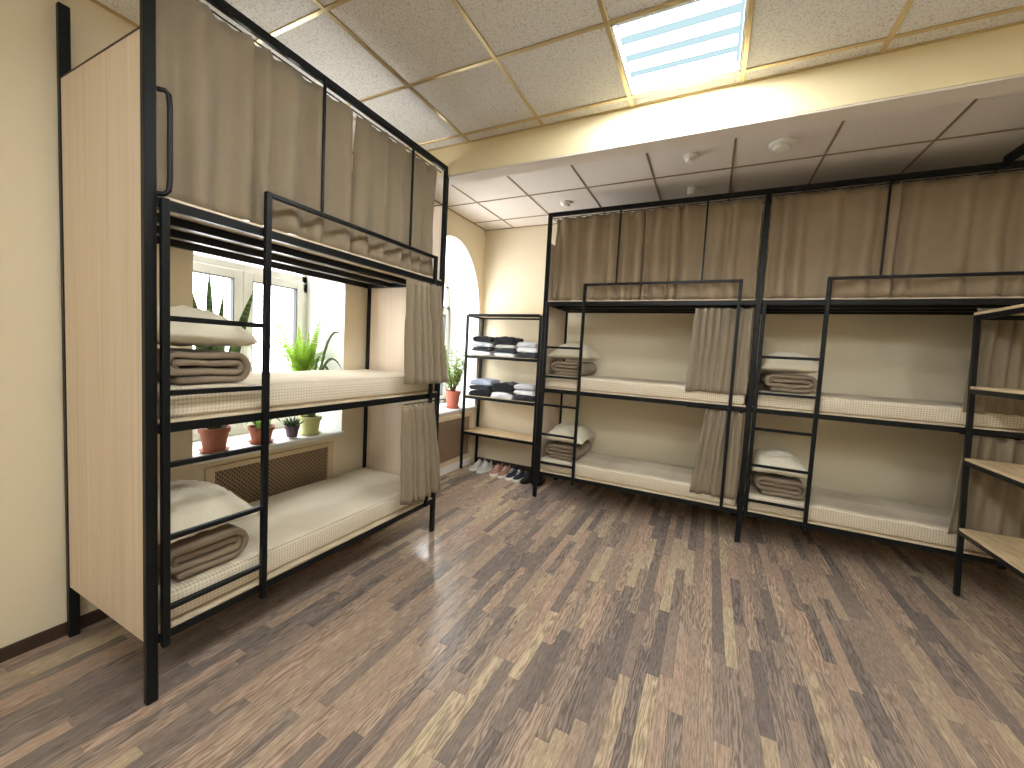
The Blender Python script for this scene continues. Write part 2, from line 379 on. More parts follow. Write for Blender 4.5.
# ------------------------------------------------------------------ windows
for i, q in enumerate(WIN):
    y0, y1, sp, b = q['y0'], q['y1'], q['spring'], q['b']; yc = (y0 + y1) / 2
    W = empty('window_%d' % (i + 1), (WXO + 0.05, yc, SILL_Z)); tag(W, 'white framed arched window with two sashes', kind='structure')
    def L(*a): return MB().box(a[0], a[1], a[2] - yc, a[3] - yc, a[4] - SILL_Z, a[5] - SILL_Z, 0.004)
    tz = 2.03; fx = (0.0, 0.07)
    fr = MB()
    for (ya, yb, za, zb) in ((y0, y0 + 0.05, SILL_Z, tz), (y1 - 0.05, y1, SILL_Z, tz), (y0, y1, SILL_Z, SILL_Z + 0.05), (y0, y1, tz, tz + 0.06)):
        fr.box(fx[0], fx[1], ya - yc, yb - yc, za - SILL_Z, zb - SILL_Z, 0.004)
    A = arch_pts(q, 24)
    for (p, s) in zip(A, A[1:]):
        if p[1] < tz and s[1] < tz: continue
        sc = lambda t: (yc + (t[0] - yc) * 0.92, sp + (t[1] - sp) * 0.93)
        ip, is_ = sc(p), sc(s)
        for X in fx: fr.poly([(X, p[0] - yc, p[1] - SILL_Z), (X, s[0] - yc, s[1] - SILL_Z), (X, is_[0] - yc, is_[1] - SILL_Z), (X, ip[0] - yc, ip[1] - SILL_Z)])
        fr.poly([(fx[0], ip[0] - yc, ip[1] - SILL_Z), (fx[1], ip[0] - yc, ip[1] - SILL_Z), (fx[1], is_[0] - yc, is_[1] - SILL_Z), (fx[0], is_[0] - yc, is_[1] - SILL_Z)])
    fr.build('window_frame', 'window_white', W)
    gp = [(0.03, t[0] - yc, t[1] - SILL_Z) for t in A if t[1] >= tz]
    MB().poly(gp).build('pane', 'glass', W)
    for sgn, (a, c) in ((-1, (y0 + 0.045, yc - 0.004)), (1, (yc + 0.004, y1 - 0.045))):
        s = MB(); za, zb, sw = SILL_Z + 0.045, tz + 0.005, 0.065
        for (ya, yb, z_, z2) in ((a, a + sw, za, zb), (c - sw, c, za, zb), (a + sw, c - sw, za, za + sw), (a + sw, c - sw, zb - sw, zb)):
            s.box(0.02, 0.085, ya - yc, yb - yc, z_ - SILL_Z, z2 - SILL_Z, 0.005)
        so = s.build('sash', 'window_white', W)
        g = MB()
        for (ya, yb, z_, z2) in ((a + sw, a + sw + 0.006, za + sw, zb - sw), (c - sw - 0.006, c - sw, za + sw, zb - sw), (a + sw, c - sw, za + sw, za + sw + 0.006), (a + sw, c - sw, zb - sw - 0.006, zb - sw)):
            g.box(0.04, 0.082, ya - yc, yb - yc, z_ - SILL_Z, z2 - SILL_Z)
        g.build('gasket', 'gasket', so)
        BOX('pane', 'glass', so, 0.05, 0.053, a + sw - yc, c - sw - yc, za + sw - SILL_Z, zb - sw - SILL_Z)
        if sgn == 1:
            h = MB().box(0.085, 0.1, 0.02, 0.045, 0.62, 0.69, 0.004); h.tube([(0.1, 0.032, 0.66), (0.13, 0.032, 0.66), (0.132, 0.032, 0.53)], 0.009, 8); h.build('handle', 'white_plastic', so)
    BOX('window_sill', 'reveal', W, 0.02, WX - WXO - 0.05, y0 - yc + 0.001, y1 - yc - 0.001, -0.035, 0.0, 0.004)
    BOX('sill_nose', 'reveal', W, WX - WXO - 0.05 + 0.001, WX - WXO - 0.05 + 0.024, y0 - yc - 0.015, min(y1 - yc + 0.015, WY - yc - 0.005), -0.035, 0.0, 0.006)

# radiator covers: pale frame, diagonal lattice, dark sheet standing in for the shaded recess
def radiator_cover(y0, y1, z0, z1, plinth, label):
    t = empty('radiator_cover', (WX, (y0 + y1) / 2, 0)); hw = (y1 - y0) / 2; bw = 0.055
    BOX('recess_shade', 'niche', t, 0.0015, 0.004, -hw + 0.01, hw - 0.01, z0 + 0.01, z1 - 0.01)
    for nm, (a, b, c, d) in dict(side=(-hw, -hw + bw, z0, z1), side2=(hw - bw, hw, z0, z1), top=(-hw + bw, hw - bw, z1 - 0.035, z1), bot=(-hw + bw, hw - bw, z0, z0 + bw)).items():
        BOX('frame_bar', 'screen_frame', t, 0.0015, 0.02, a, b, c, d, 0.002)
    if plinth: BOX('plinth', 'white_plastic', t, 0.0015, 0.018, -hw, hw, 0.0, z0 - 0.002, 0.002)
    m = MB(); ya, yb, za, zb = -hw + bw, hw - bw, z0 + bw, z1 - 0.035; st = 0.030; ww = 0.0068
    for sg, X in ((1, (0.0075, 0.011)), (-1, (0.011, 0.0145))):
        k = ya - (zb - za)
        while k < yb + (zb - za):
            # line y = k + sg*(z - za)
            pts = []
            z_lo, z_hi = za, zb
            if sg == 1: z_lo = max(za, za + ya - k); z_hi = min(zb, za + yb - k)
            else: z_lo = max(za, za + k - yb); z_hi = min(zb, za + k - ya)
            if z_hi - z_lo > 0.01:
                yl, yh = k + sg * (z_lo - za), k + sg * (z_hi - za); n = len(m.v)
                for x in X:
                    m.v += [(x, yl - ww, z_lo), (x, yl + ww, z_lo), (x, yh + ww, z_hi), (x, yh - ww, z_hi)]
                m.f += [(n + 4, n + 5, n + 6, n + 7), (n, n + 4, n + 7, n + 3), (n + 1, n + 2, n + 6, n + 5)]
            k += st
    tag(m.build('lattice', 'lattice', t), kind='stuff')
    tag(t, label, 'radiator cover')
radiator_cover(1.40, 2.37, 0.12, 0.70, False, 'brown lattice radiator cover under the window behind the single bunk')
radiator_cover(3.45, 4.60, 0.10, 0.69, True, 'brown lattice radiator cover with white plinth beside the corner shelves')

# ------------------------------------------------------------------ bunk beds (local: x along length, y into the depth, front at y=0)
TIER = (0.285, 1.165, 2.055)
RUNGS = (0.39, 0.69, 0.995, 1.29, 1.59)
def bunk(loc, rotz, Lh, D, first_post, lad, far, rods, label, tie=None, wy=0.042, wx=1.42, handle=False):
    t = empty('bunk_bed', loc, rotz); st = 'steel'; c = 0.003; H = 2.95
    xs = ([0.0] if first_post else []) + [Lh - 0.04]
    for x in xs:
        for y in (0.0, D - 0.03): BOX('post', st, t, x, x + 0.04, y, y + 0.03, 0, H if y == 0 else H + 0.035, c)
    a, b = 0.04, Lh - 0.04
    BOX('top_rail', st, t, a, b, 0.0, 0.03, H - 0.04, H, c)
    for z in TIER:
        BOX('side_rail', st, t, a, b, 0.0, 0.03, z - 0.04, z, c); BOX('side_rail', st, t, a, b, D - 0.03, D, z - 0.04, z, c)
        for x in (a, b - 0.03): BOX('cross_rail', st, t, x + 0.002, x + 0.028, 0.03, D - 0.03, z - 0.04, z - 0.002, c)
        for k in range(2):
            y = 0.015 + (D - 0.03) * (k + 1) / 3; BOX('slat', st, t, a + 0.03, b - 0.03, y - 0.02, y + 0.02, z - 0.04, z - 0.002, 0.002)
        BOX('base_board', 'plywood', t, a + 0.004, b - 0.004, 0.004, D - 0.004, z + 0.0002, z + 0.010)
    for x in ([0.004] if first_post else []) + [Lh - 0.022]:
        BOX('end_panel', 'chipboard', t, x, x + 0.018, 0.03, D - 0.03, 0.262, 2.655, 0.001)
        BOX('panel_edging', 'baseboard', t, x - 0.0005, x + 0.0185, 0.03, D - 0.03, 2.655, 2.663)
    # ladder
    l = MB().box(0.045, 0.072, -0.027, 0.0, 0.23, 2.052, 0.003).build('ladder_rail', st, t)
    l2 = BOX('ladder_rail', st, t, lad - 0.014, lad + 0.014, -0.027, 0.0, 0.215, 2.225, 0.003)
    for z in RUNGS: BOX('rung', st, t, 0.072, lad - 0.014, -0.025, -0.003, z - 0.011, z + 0.011, 0.003)
    BOX('handrail', st, t, lad + 0.014, far - 0.013, -0.025, -0.002, 2.203, 2.225, 0.003)
    BOX('guard_post', st, t, far - 0.013, far + 0.013, -0.026, -0.001, 0.26, 2.225, 0.003)
    if handle: MB().tube([(0.038, -0.006, 2.45), (0.06, -0.012, 2.455), (0.072, -0.014, 2.445), (0.076, -0.014, 2.40), (0.076, -0.014, 2.13), (0.072, -0.014, 2.085), (0.058, -0.012, 2.068), (0.038, -0.006, 2.064)], 0.0095, 10).build('grab_handle', st, t, smooth=True)
    for x in rods: BOX('guard_rod', st, t, x - 0.007, x + 0.007, -0.018, -0.004, 2.222, H - 0.02, 0.002)
    MB().tube([(a, 0.052, 2.905), (b, 0.052, 2.905)], 0.004, 6).build('curtain_wire', st, t)
    for z in (2.0, 1.118): MB().tube([(wx, wy, z), (b, wy, z)], 0.004, 6).build('curtain_wire', st, t)
    if tie: BOX('dark_bar', st, t, tie[0], tie[0] + 0.05, -(3.948 - BY1 - 0.03) , 0.0, H - 0.005, H + 0.035, 0.003)  # dark bar from the bunk top forward to the beam
    tag(t, label, 'bunk bed', 'three-tier bunk beds'); return t
BL = dict(loc=(-1.945, 0.776, 0), rotz=R(90), L=1.95, D=0.80)
B1 = dict(loc=(-1.575, 3.948, 0), rotz=0.0, L=1.92, D=0.71)
B2 = dict(loc=(0.305, 3.948, 0), rotz=0.0, L=1.92, D=0.71)
bunk(BL['loc'], BL['rotz'], BL['L'], BL['D'], True, 0.472, 1.80, (0.775, 1.50), 'black steel three-tier bunk standing alone along the window wall', wy=-0.07, handle=True)
bunk(B1['loc'], 0, 1.92, 0.71, True, 0.435, 1.757, (0.73, 1.46), 'black steel three-tier bunk, left half of the long row at the back wall')
bunk(B2['loc'], 0, 1.92, 0.71, False, 0.47, 1.80, (0.765, 1.52), 'black steel three-tier bunk, right half of the long row, behind the open shelves', tie=(1.325,), wx=1.30)
def world(B, x, y, z):
    c, s = math.cos(B['rotz']), math.sin(B['rotz']); return (B['loc'][0] + c * x - s * y, B['loc'][1] + s * x + c * y, z)

# mattresses
def rounded_slab(lx, ly, lz, r, seed, nx=24, ny=10, nz=3, amp=0.004):
    nz_f = fnoise(seed); nf2 = fnoise(seed + 99); bm = bmesh.new(); bmesh.ops.create_cube(bm, size=1)
    for q in bm.verts: q.co = (q.co.x * lx, q.co.y * ly, (q.co.z + 0.5) * lz)
    bmesh.ops.bevel(bm, geom=bm.edges[:], offset=r, segments=3, affect='EDGES', profile=0.5)
    for ax, n, l in ((0, nx, lx), (1, ny, ly)):
        for i in range(1, n):
            co = [0, 0, 0]; no = [0, 0, 0]; co[ax] = -l / 2 + l * i / n; no[ax] = 1
            bmesh.ops.bisect_plane(bm, geom=bm.verts[:] + bm.edges[:] + bm.faces[:], plane_co=co, plane_no=no)
    for q in bm.verts:
        if q.co.z > lz * 0.3:
            q.co.z += amp * (nz_f(q.co.x / lx * 2) + nf2(q.co.y / ly * 1.5))
    me = bpy.data.meshes.new('slab'); bm.to_mesh(me); bm.free(); return me
def mattress(B, tier, label, seed):
    D = B['D']; ly = D - 0.068; lx = B['L'] - 0.105
    me = rounded_slab(lx, ly, 0.128, 0.026, seed, amp=0.0025)
    B['top', tier] = TIER[tier] + 0.0105 + max(q.co.z for q in me.vertices if q.co.x < -lx * 0.22)
    o = link('mattress', me, 'waffle', None, world(B, B['L'] / 2, 0.03 + ly / 2, TIER[tier] + 0.0105), B['rotz'], True)
    tag(o, label, 'mattress', 'waffle-covered mattresses'); return o
mattress(BL, 1, 'cream waffle mattress on the middle tier of the bunk by the window', 1)
mattress(BL, 0, 'cream waffle mattress on the lowest tier of the bunk by the window', 2)
mattress(B1, 1, 'cream waffle mattress on the middle tier of the left bunk in the row', 3)
mattress(B1, 0, 'cream waffle mattress on the lowest tier of the left bunk in the row', 4)
mattress(B2, 1, 'cream waffle mattress on the middle tier of the right bunk in the row', 5)
mattress(B2, 0, 'cream waffle mattress on the lowest tier of the right bunk in the row', 6)

# folded blanket rolled flat, seen end-on
def blanket_mesh(w_, h_, d_, seed):
    nf = fnoise(seed); p = h_ / 4.7; r0 = h_ / 2 - p / 2; c = (w_ - h_) / 2; path = []; turns = 1.9; N = 22
    th = -math.pi / 2; tot = int(turns * N)
    rad = lambda th_: r0 - p * (th_ + math.pi / 2) / (2 * math.pi)
    prev = None
    for i in range(tot + 1):
        th = -math.pi / 2 + 2 * math.pi * i / N
        r = rad(th); cx = c if math.cos(th) >= -1e-6 else -c
        if abs(math.cos(th)) < 1e-6:
            first, second = (-c, c) if math.sin(th) < 0 else (c, -c)
            if i == 0: pts = [first * k + second * (1 - k) for k in (1, 0.66, 0.33, 0)]
            else: pts = [first * k + second * (1 - k) for k in (1, 0.75, 0.5, 0.25, 0)]
            for q in pts: path.append((q, r * math.sin(th)))
        else: path.append((cx + r * math.cos(th), r * math.sin(th)))
    P = [Vector((x, z + 0.003 * nf(x * 3 + z * 5), 0)) for x, z in path]
    v, f = [], []; ds = [-d_ / 2, -d_ / 2 + 0.012, 0, d_ / 2 - 0.012, d_ / 2]; sh = [0.62, 0.97, 1.0, 0.97, 0.62]; n = len(P)
    for k, (dd, s) in enumerate(zip(ds, sh)):
        for i, q in enumerate(P):
            t = (P[min(i + 1, n - 1)] - P[max(i - 1, 0)]); t.normalize(); nn = Vector((t.y, -t.x, 0)); hw = p * 0.455 * s
            e = 0.006 * nf(i * 0.031 + k * 0.2)
            v.append((q.x + nn.x * hw, dd + (e if k in (0, 1) else 0), q.y + nn.y * hw + h_ / 2)); v.append((q.x - nn.x * hw, dd + (e if k in (0, 1) else 0), q.y - nn.y * hw + h_ / 2))
    for k in range(4):
        for i in range(n - 1):
            a = k * 2 * n + 2 * i; b = a + 2 * n
            f += [(a, a + 2, b + 2, b), (a + 1, b + 1, b + 3, a + 3)]
        for a in (k * 2 * n, k * 2 * n + 2 * (n - 1)):
            f.append((a, a + 2 * n, a + 2 * n + 1, a + 1))
    for i in range(n - 1):
        a = 2 * i; f.append((a, a + 1, a + 3, a + 2)); a = 8 * n + 2 * i; f.append((a, a + 2, a + 3, a + 1))
    lo = min(q[2] for q in v); v = [(x, y, z - lo) for x, y, z in v]
    return mesh('blanket', v, f)
def pillow_mesh(w_, d_, h_, seed, n=22):
    nf = fnoise(seed); nf2 = fnoise(seed + 5); v, f = [], []
    for side in (1, -1):
        for j in range(n + 1):
            for i in range(n + 1):
                a, b = -1 + 2 * i / n, -1 + 2 * j / n
                th = (max(0, 1 - abs(a) ** 2.6) * max(0, 1 - abs(b) ** 2.6)) ** 0.5
                px = a * (1 - 0.07 * (1 - b * b) * abs(a)); py = b * (1 - 0.07 * (1 - a * a) * abs(b))
                wr = 0.006 * th * (nf(a * 1.3 + b) + nf2(b * 1.6 - a * 0.7))
                v.append((px * w_ / 2, py * d_ / 2, side * (th * h_ * (0.74 if side > 0 else 0.26) + 0.0025) + wr - (0.0 if side > 0 else 0) + 0.012 * (a * a + b * b - 1) * (-1)))
    m_ = (n + 1) ** 2
    for j in range(n):
        for i in range(n):
            a = j * (n + 1) + i; f += [(a, a + 1, a + n + 2, a + n + 1), (m_ + a, m_ + a + n + 1, m_ + a + n + 2, m_ + a + 1)]
    edge = [i for i in range(n + 1)] + [j * (n + 1) + n for j in range(1, n + 1)] + [n * (n + 1) + i for i in range(n - 1, -1, -1)] + [j * (n + 1) for j in range(n - 1, 0, -1)]
    for a, b in zip(edge, edge[1:] + edge[:1]): f.append((a, m_ + a, m_ + b, b))
    lo = min(q[2] for q in v[m_:]); v = [(x, y, z - lo) for x, y, z in v]
    return mesh('pillow', v, f)
def stack(B, tier, x0, where, seed, wb=0.405, pw=0.42, dx=0.0, tilt=0.0, ph=0.17, pdy=0.0):
    x0 += 0.006; z = B['top', tier] + 0.0003; db = 0.50; hb = 0.162
    o = link('folded_blanket', blanket_mesh(wb, hb, db, seed), 'blanket', None, world(B, x0 + wb / 2, 0.085 + db / 2, z), B['rotz'] + R(tilt), True)
    tag(o, 'folded grey-brown blanket ' + where, 'blanket', 'folded blankets')
    p = link('pillow', pillow_mesh(pw, 0.56, ph, seed + 40), 'pillow', None, world(B, x0 + wb / 2 + dx, 0.08 + 0.26 + pdy, z + hb - 0.002), B['rotz'] + R(tilt), True)
    tag(p, 'cream pillow on folded blanket, ' + where, 'pillow', 'pillows on folded blankets')
stack(BL, 1, 0.062, 'middle tier of window bunk', 11, dx=0.015)
stack(BL, 0, 0.062, 'lowest tier of window bunk', 12, dx=0.02, tilt=0)
stack(B1, 1, 0.055, 'middle tier of left row bunk', 13, dx=0.01)
stack(B1, 0, 0.05, 'lowest tier of left row bunk', 14, dx=0.02, tilt=0)
stack(B2, 1, 0.085, 'middle tier of right row bunk', 15)
stack(B2, 0, 0.085, 'lowest tier of right row bunk', 16)

# ------------------------------------------------------------------ curtains
def curtain(B, top, bot, zt, zb, y, nf, at, ab, seed, label, mat='curtain', hooks=11, scal=0.010, ybot=None, skew=0.0, group='drawn top-tier curtains'):
    A = fnoise(seed); Bn = fnoise(seed + 3); C = fnoise(seed + 7); nx = max(60, nf * 12); nz = 18; v, f = [], []
    xm = (top[0] + top[1]) / 2; yb = y if ybot is None else ybot
    for j in range(nz + 1):
        t = j / nz
        for i in range(nx + 1):
            u = i / nx; x = (top[0] * (1 - t) + bot[0] * t) * (1 - u) + (top[1] * (1 - t) + bot[1] * t) * u
            ph = 2 * math.pi * (nf * u + 0.35 * A(u * 0.8) + 0.05 * Bn(t * 0.8 + u) + skew * t * u)
            amp = (at * (1 - t) + ab * t) * (0.84 + 0.16 * C(u * 1.7))
            yy = y * (1 - t) + yb * t + amp * (math.sin(ph) + 0.28 * math.sin(2 * ph + 1.3)) + 0.004 * Bn(u * 2 + t)
            xx = x + 0.35 * amp * math.cos(ph) * (1 if 0.02 < u < 0.98 else 0)
            z = zt * (1 - t) + zb * t - (scal * abs(math.sin(math.pi * hooks * u)) * (1 - t) ** 6) + (0.004 * A(u * 1.5) * t)
            v.append((xx - xm, yy, z - zb))
    for j in range(nz):
        for i in range(nx):
            a = j * (nx + 1) + i; f.append((a, a + 1, a + nx + 2, a + nx + 1))
    o = link('curtain', mesh('curtain', v, f), mat, None, world(B, xm, 0, zb), B['rotz'], True)
    md = o.modifiers.new('thickness', 'SOLIDIFY'); md.thickness = 0.003
    return tag(o, label, 'curtain', group)
curtain(BL, (0.05, 1.03), (0.055, 1.045), 2.902, 2.076, 0.05, 6, 0.02, 0.036, 21, 'wide taupe curtain closing the near part of the top tier on the window bunk', ybot=0.078)
curtain(BL, (1.06, 1.86), (1.05, 1.88), 2.902, 2.076, 0.052, 6, 0.02, 0.036, 22, 'taupe curtain closing the far part of the top tier on the window bunk', ybot=0.078)
curtain(B1, (0.08, 0.945), (0.068, 0.95), 2.902, 2.076, 0.052, 6, 0.022, 0.038, 23, 'leftmost taupe curtain on the top tier of the bunk row', 'curtain_brown', ybot=0.078)
curtain(B1, (0.955, 1.865), (0.958, 1.87), 2.902, 2.076, 0.052, 6, 0.022, 0.038, 24, 'taupe curtain left of the middle post on the top tier of the row', 'curtain_brown', ybot=0.078)
curtain(B2, (0.05, 0.845), (0.05, 0.85), 2.902, 2.076, 0.052, 5, 0.02, 0.036, 25, 'taupe curtain right of the middle post on the top tier of the row', 'curtain_brown', ybot=0.078)
curtain(B2, (0.855, 1.865), (0.858, 1.87), 2.902, 2.076, 0.052, 6, 0.022, 0.038, 26, 'rightmost taupe curtain on the top tier of the bunk row', 'curtain_brown', ybot=0.078)
G = 'gathered curtains at the bunk ends'
curtain(BL, (1.425, 1.76), (1.43, 1.87), 1.99, 1.258, -0.07, 6, 0.03, 0.036, 31, 'bunched taupe curtain at the far end of the middle tier, window bunk', hooks=9, scal=0.006, ybot=-0.085, group=G)
curtain(BL, (1.425, 1.75), (1.44, 1.86), 1.108, 0.395, -0.07, 6, 0.03, 0.036, 32, 'bunched taupe curtain at the far end of the lowest tier, window bunk', hooks=9, scal=0.006, ybot=-0.085, group=G)
curtain(B1, (1.43, 1.865), (1.40, 1.87), 1.994, 1.262, 0.042, 6, 0.030, 0.011, 33, 'bunched taupe curtain at the right end of the middle tier, left bunk of the row', ybot=0.017, hooks=10, scal=0.006, group=G)
curtain(B1, (1.575, 1.865), (1.50, 1.87), 1.112, 0.36, 0.042, 5, 0.030, 0.011, 34, 'bunched taupe curtain at the right end of the lowest tier, left bunk of the row', ybot=0.017, hooks=8, scal=0.006, group=G)
curtain(B2, (1.30, 1.865), (1.285, 1.87), 1.994, 1.275, 0.042, 6, 0.030, 0.011, 35, 'bunched taupe curtain seen behind the upper open shelves', ybot=0.017, hooks=10, scal=0.006, group=G)
curtain(B2, (1.32, 1.865), (1.29, 1.87), 1.112, 0.40, 0.042, 6, 0.030, 0.011, 36, 'bunched taupe curtain seen behind the lower open shelves', ybot=0.017, hooks=10, scal=0.006, group=G)

# ------------------------------------------------------------------ shelving units (local: x length, y depth, front y=0)
def shelves(loc, rotz, Lh, D, levels, lean, label, flush=False):
    t = empty('shelving_unit', loc, rotz); H = levels[-1]; pw = 0.028
    def B(nm, mat, x0, x1, y0, y1, z0, z1, c=0.002):
        m = MB().box(x0, x1, y0, y1, z0, z1, c); m.v = [(x, y + lean * z, z) for x, y, z in m.v]; m.build(nm, mat, t)
    for x in (0, Lh - pw):
        for y in (0, D - pw): B('post', 'steel', x, x + pw, y, y + pw, 0, H - 0.018)
    for z in levels:
        a, b = (z - 0.05, z - 0.018) if not flush else (z - 0.038, z - 0.004)
        B('shelf_rail', 'steel', pw, Lh - pw, 0, 0.02, a, b); B('shelf_rail', 'steel', pw, Lh - pw, D - 0.02, D, a, b)
        B('shelf_rail', 'steel', 0.002, 0.022, pw, D - pw, a, b); B('shelf_rail', 'steel', Lh - 0.022, Lh - 0.002, pw, D - pw, a, b)
        e = 0.0 if z == H else 0.001
        if flush: B('shelf_board', 'shelf_wood', 0.022 if z < H else 0.004, Lh - (0.022 if z < H else 0.004), 0.0205, D - 0.0205, z - 0.0175, z, 0.001)
        elif z == H: B('shelf_board', 'shelf_wood', 0, Lh, 0, D, z - 0.0175, z, 0.001)
        else:
            B('shelf_board', 'shelf_wood', pw + 0.001, Lh - pw - 0.001, -0.002, D + 0.0, z - 0.0175, z, 0.001)
    return tag(t, label, 'shelving unit', 'steel-framed open shelves')
SHC = (-2.747, 4.335); LEV = (0.49, 0.948, 1.455, 1.97)
shelves((SHC[0], SHC[1], 0), 0.0, 1.01, 0.40, LEV, 0.0, 'open steel shelves with folded clothes in the far corner', flush=True)
shelves((1.637, 3.905, 0), R(-90), 1.0, 0.40, (0.480, 0.965, 1.455, 1.952), -0.036, 'empty open shelves with wood boards at the right edge')

# folded clothes
def garment(x, y, z, w_, d_, h_, mat, label, seed, rot=0.0):
    r = random.Random(seed); me = rounded_slab(w_, d_, h_, min(h_ * 0.45, 0.02), seed, 10, 8, 2, h_ * 0.045)
    nf = fnoise(seed + 11)
    for q in me.vertices:
        q.co.x += 0.008 * nf(q.co.y * 3 + q.co.z * 9); q.co.y += 0.008 * nf(q.co.x * 3 - q.co.z * 7)
        e = (abs(q.co.x) / (w_ / 2)) ** 3
        if q.co.z > h_ * 0.4: q.co.z -= 0.22 * h_ * e
    lo = min(q.co.z for q in me.vertices)
    for q in me.vertices: q.co.z -= lo
    o = link('folded_garment', me, 'cloth_' + mat, None, (x, y, z), R(rot), True)
    tag(o, label, 'folded clothes', 'folded clothes on the corner shelves'); return max(q.co.z for q in me.vertices)
def pile(cx, z, items, wd, dp, tag_, seed):
    zz = z + 0.0005; n = len(items); r = random.Random(seed)
    for i, (mat, h, name) in enumerate(items):
        h *= 1.18
        pos = 'top' if i == n - 1 else 'bottom' if i == 0 else ('second from top' if i == n - 2 else 'third from top')
        hh = garment(cx + r.uniform(-0.008, 0.008), SHC[1] + 0.02 + dp / 2 + r.uniform(0, 0.01), zz, wd + r.uniform(-0.012, 0.008), dp, h, mat, '%s folded garment, %s of the %s' % (name, pos, tag_), seed + i, r.uniform(-3, 3)); zz += hh * 0.985
PX = SHC[0]
pile(PX + 0.215, LEV[2], [('white', 0.045, 'white'), ('charcoal', 0.045, 'charcoal'), ('grey', 0.045, 'pale grey'), ('black', 0.06, 'black')], 0.285, 0.28, 'left pile on the upper clothes shelf', 50)
pile(PX + 0.535, LEV[2], [('white', 0.04, 'white'), ('charcoal', 0.045, 'charcoal'), ('ltgrey', 0.035, 'pale grey'), ('black', 0.08, 'black')], 0.285, 0.28, 'middle pile on the upper clothes shelf', 60)
pile(PX + 0.825, LEV[2], [('charcoal', 0.055, 'charcoal'), ('white', 0.05, 'white'), ('grey', 0.05, 'pale grey')], 0.265, 0.27, 'right pile on the upper clothes shelf', 70)
pile(PX + 0.215, LEV[1], [('black', 0.06, 'black'), ('charcoal', 0.05, 'charcoal'), ('blue', 0.06, 'pale blue')], 0.295, 0.29, 'left pile on the lower clothes shelf', 80)
pile(PX + 0.535, LEV[1], [('white', 0.065, 'white'), ('black', 0.09, 'black')], 0.28, 0.28, 'middle pile on the lower clothes shelf', 90)
pile(PX + 0.825, LEV[1], [('charcoal', 0.055, 'charcoal'), ('white', 0.05, 'white'), ('grey', 0.055, 'pale grey')], 0.265, 0.27, 'right pile on the lower clothes shelf', 100)

# ------------------------------------------------------------------ shoes (local: toe towards -y)
def sneaker(x, y, rot, up, sole, lace, label):
    t = empty('sneaker', (x, y, 0), R(rot)); Ls = 0.28; N = 14; M = 12
    def half(s): return 0.031 + 0.015 * math.sin(math.pi * min(1, s * 1.15)) - 0.01 * max(0, s - 0.55) - 0.026 * max(0, 1 - s / 0.12) ** 2 - 0.014 * max(0, (s - 0.9) / 0.1) ** 2
    def top(s):
        if s < 0.3: return 0.038 + 0.03 * (s / 0.3) ** 0.8
        if s < 0.58: return 0.068 + 0.04 * (s - 0.3) / 0.28
        return 0.108 - 0.02 * math.sin(math.pi * (s - 0.58) / 0.42) + 0.006 * (s - 0.58)
    v, f = [], []
    for i in range(N + 1):
        s = i / N; hw = half(s); h = top(s)
        for j in range(M + 1):
            a = math.pi * j / M; cx = math.cos(a); sz = math.sin(a) ** 0.75
            v.append((hw * cx * (1 - 0.25 * sz * (s > 0.2)), -Ls / 2 + Ls * s * 0.97 + 0.004, 0.026 + (h - 0.026) * sz))
    for i in range(N):
        for j in range(M):
            a = i * (M + 1) + j; s = (i + 0.5) / N
            if s > 0.6 and s < 0.93 and M * 0.32 < j + 0.5 < M * 0.68: continue
            f.append((a, a + M + 1, a + M + 2, a + 1))
    f.append(tuple(range(M + 1))); f.append(tuple(range(N * (M + 1) + M, N * (M + 1) - 1, -1)))
    link('upper', mesh('upper', v, f), up, t, smooth=True)
    out = [(half(i / 20) + 0.006, -Ls / 2 + Ls * i / 20) for i in range(21)]; out = out + [(-a, b) for a, b in out[::-1]]
    n = len(out); sv = [(a, b, 0.0) for a, b in out] + [(a * 1.03, b * 1.01, 0.016) for a, b in out] + [(a * 0.98, b, 0.03) for a, b in out]
    sf = [tuple(range(n))[::-1], tuple(range(2 * n, 3 * n))] + [(k * n + i, k * n + (i + 1) % n, (k + 1) * n + (i + 1) % n, (k + 1) * n + i) for k in (0, 1) for i in range(n)]
    link('sole', mesh('sole', sv, sf), sole, t)
    m = MB()
    for k in range(4):
        s = 0.34 + k * 0.07; yy = -Ls / 2 + Ls * s; h = top(s) + 0.001
        m.tube([(-0.022, yy, h - 0.012), (-0.01, yy, h), (0.01, yy + 0.008, h), (0.022, yy + 0.01, h - 0.012)], 0.0028, 6)
    m.build('laces', lace, t)
    MB().box(-0.016, 0.016, -Ls / 2 + Ls * 0.56, -Ls / 2 + Ls * 0.64, 0.085, 0.118, 0.004).build('tongue', up, t)
    MB().box(-0.024, 0.024, -Ls / 2 + Ls * 0.6, -Ls / 2 + Ls * 0.92, 0.03, 0.05, 0.004).build('insole', 'lining', t)
    tag(t, label, 'shoe', 'sneakers under the corner shelves')
Y0 = 4.44
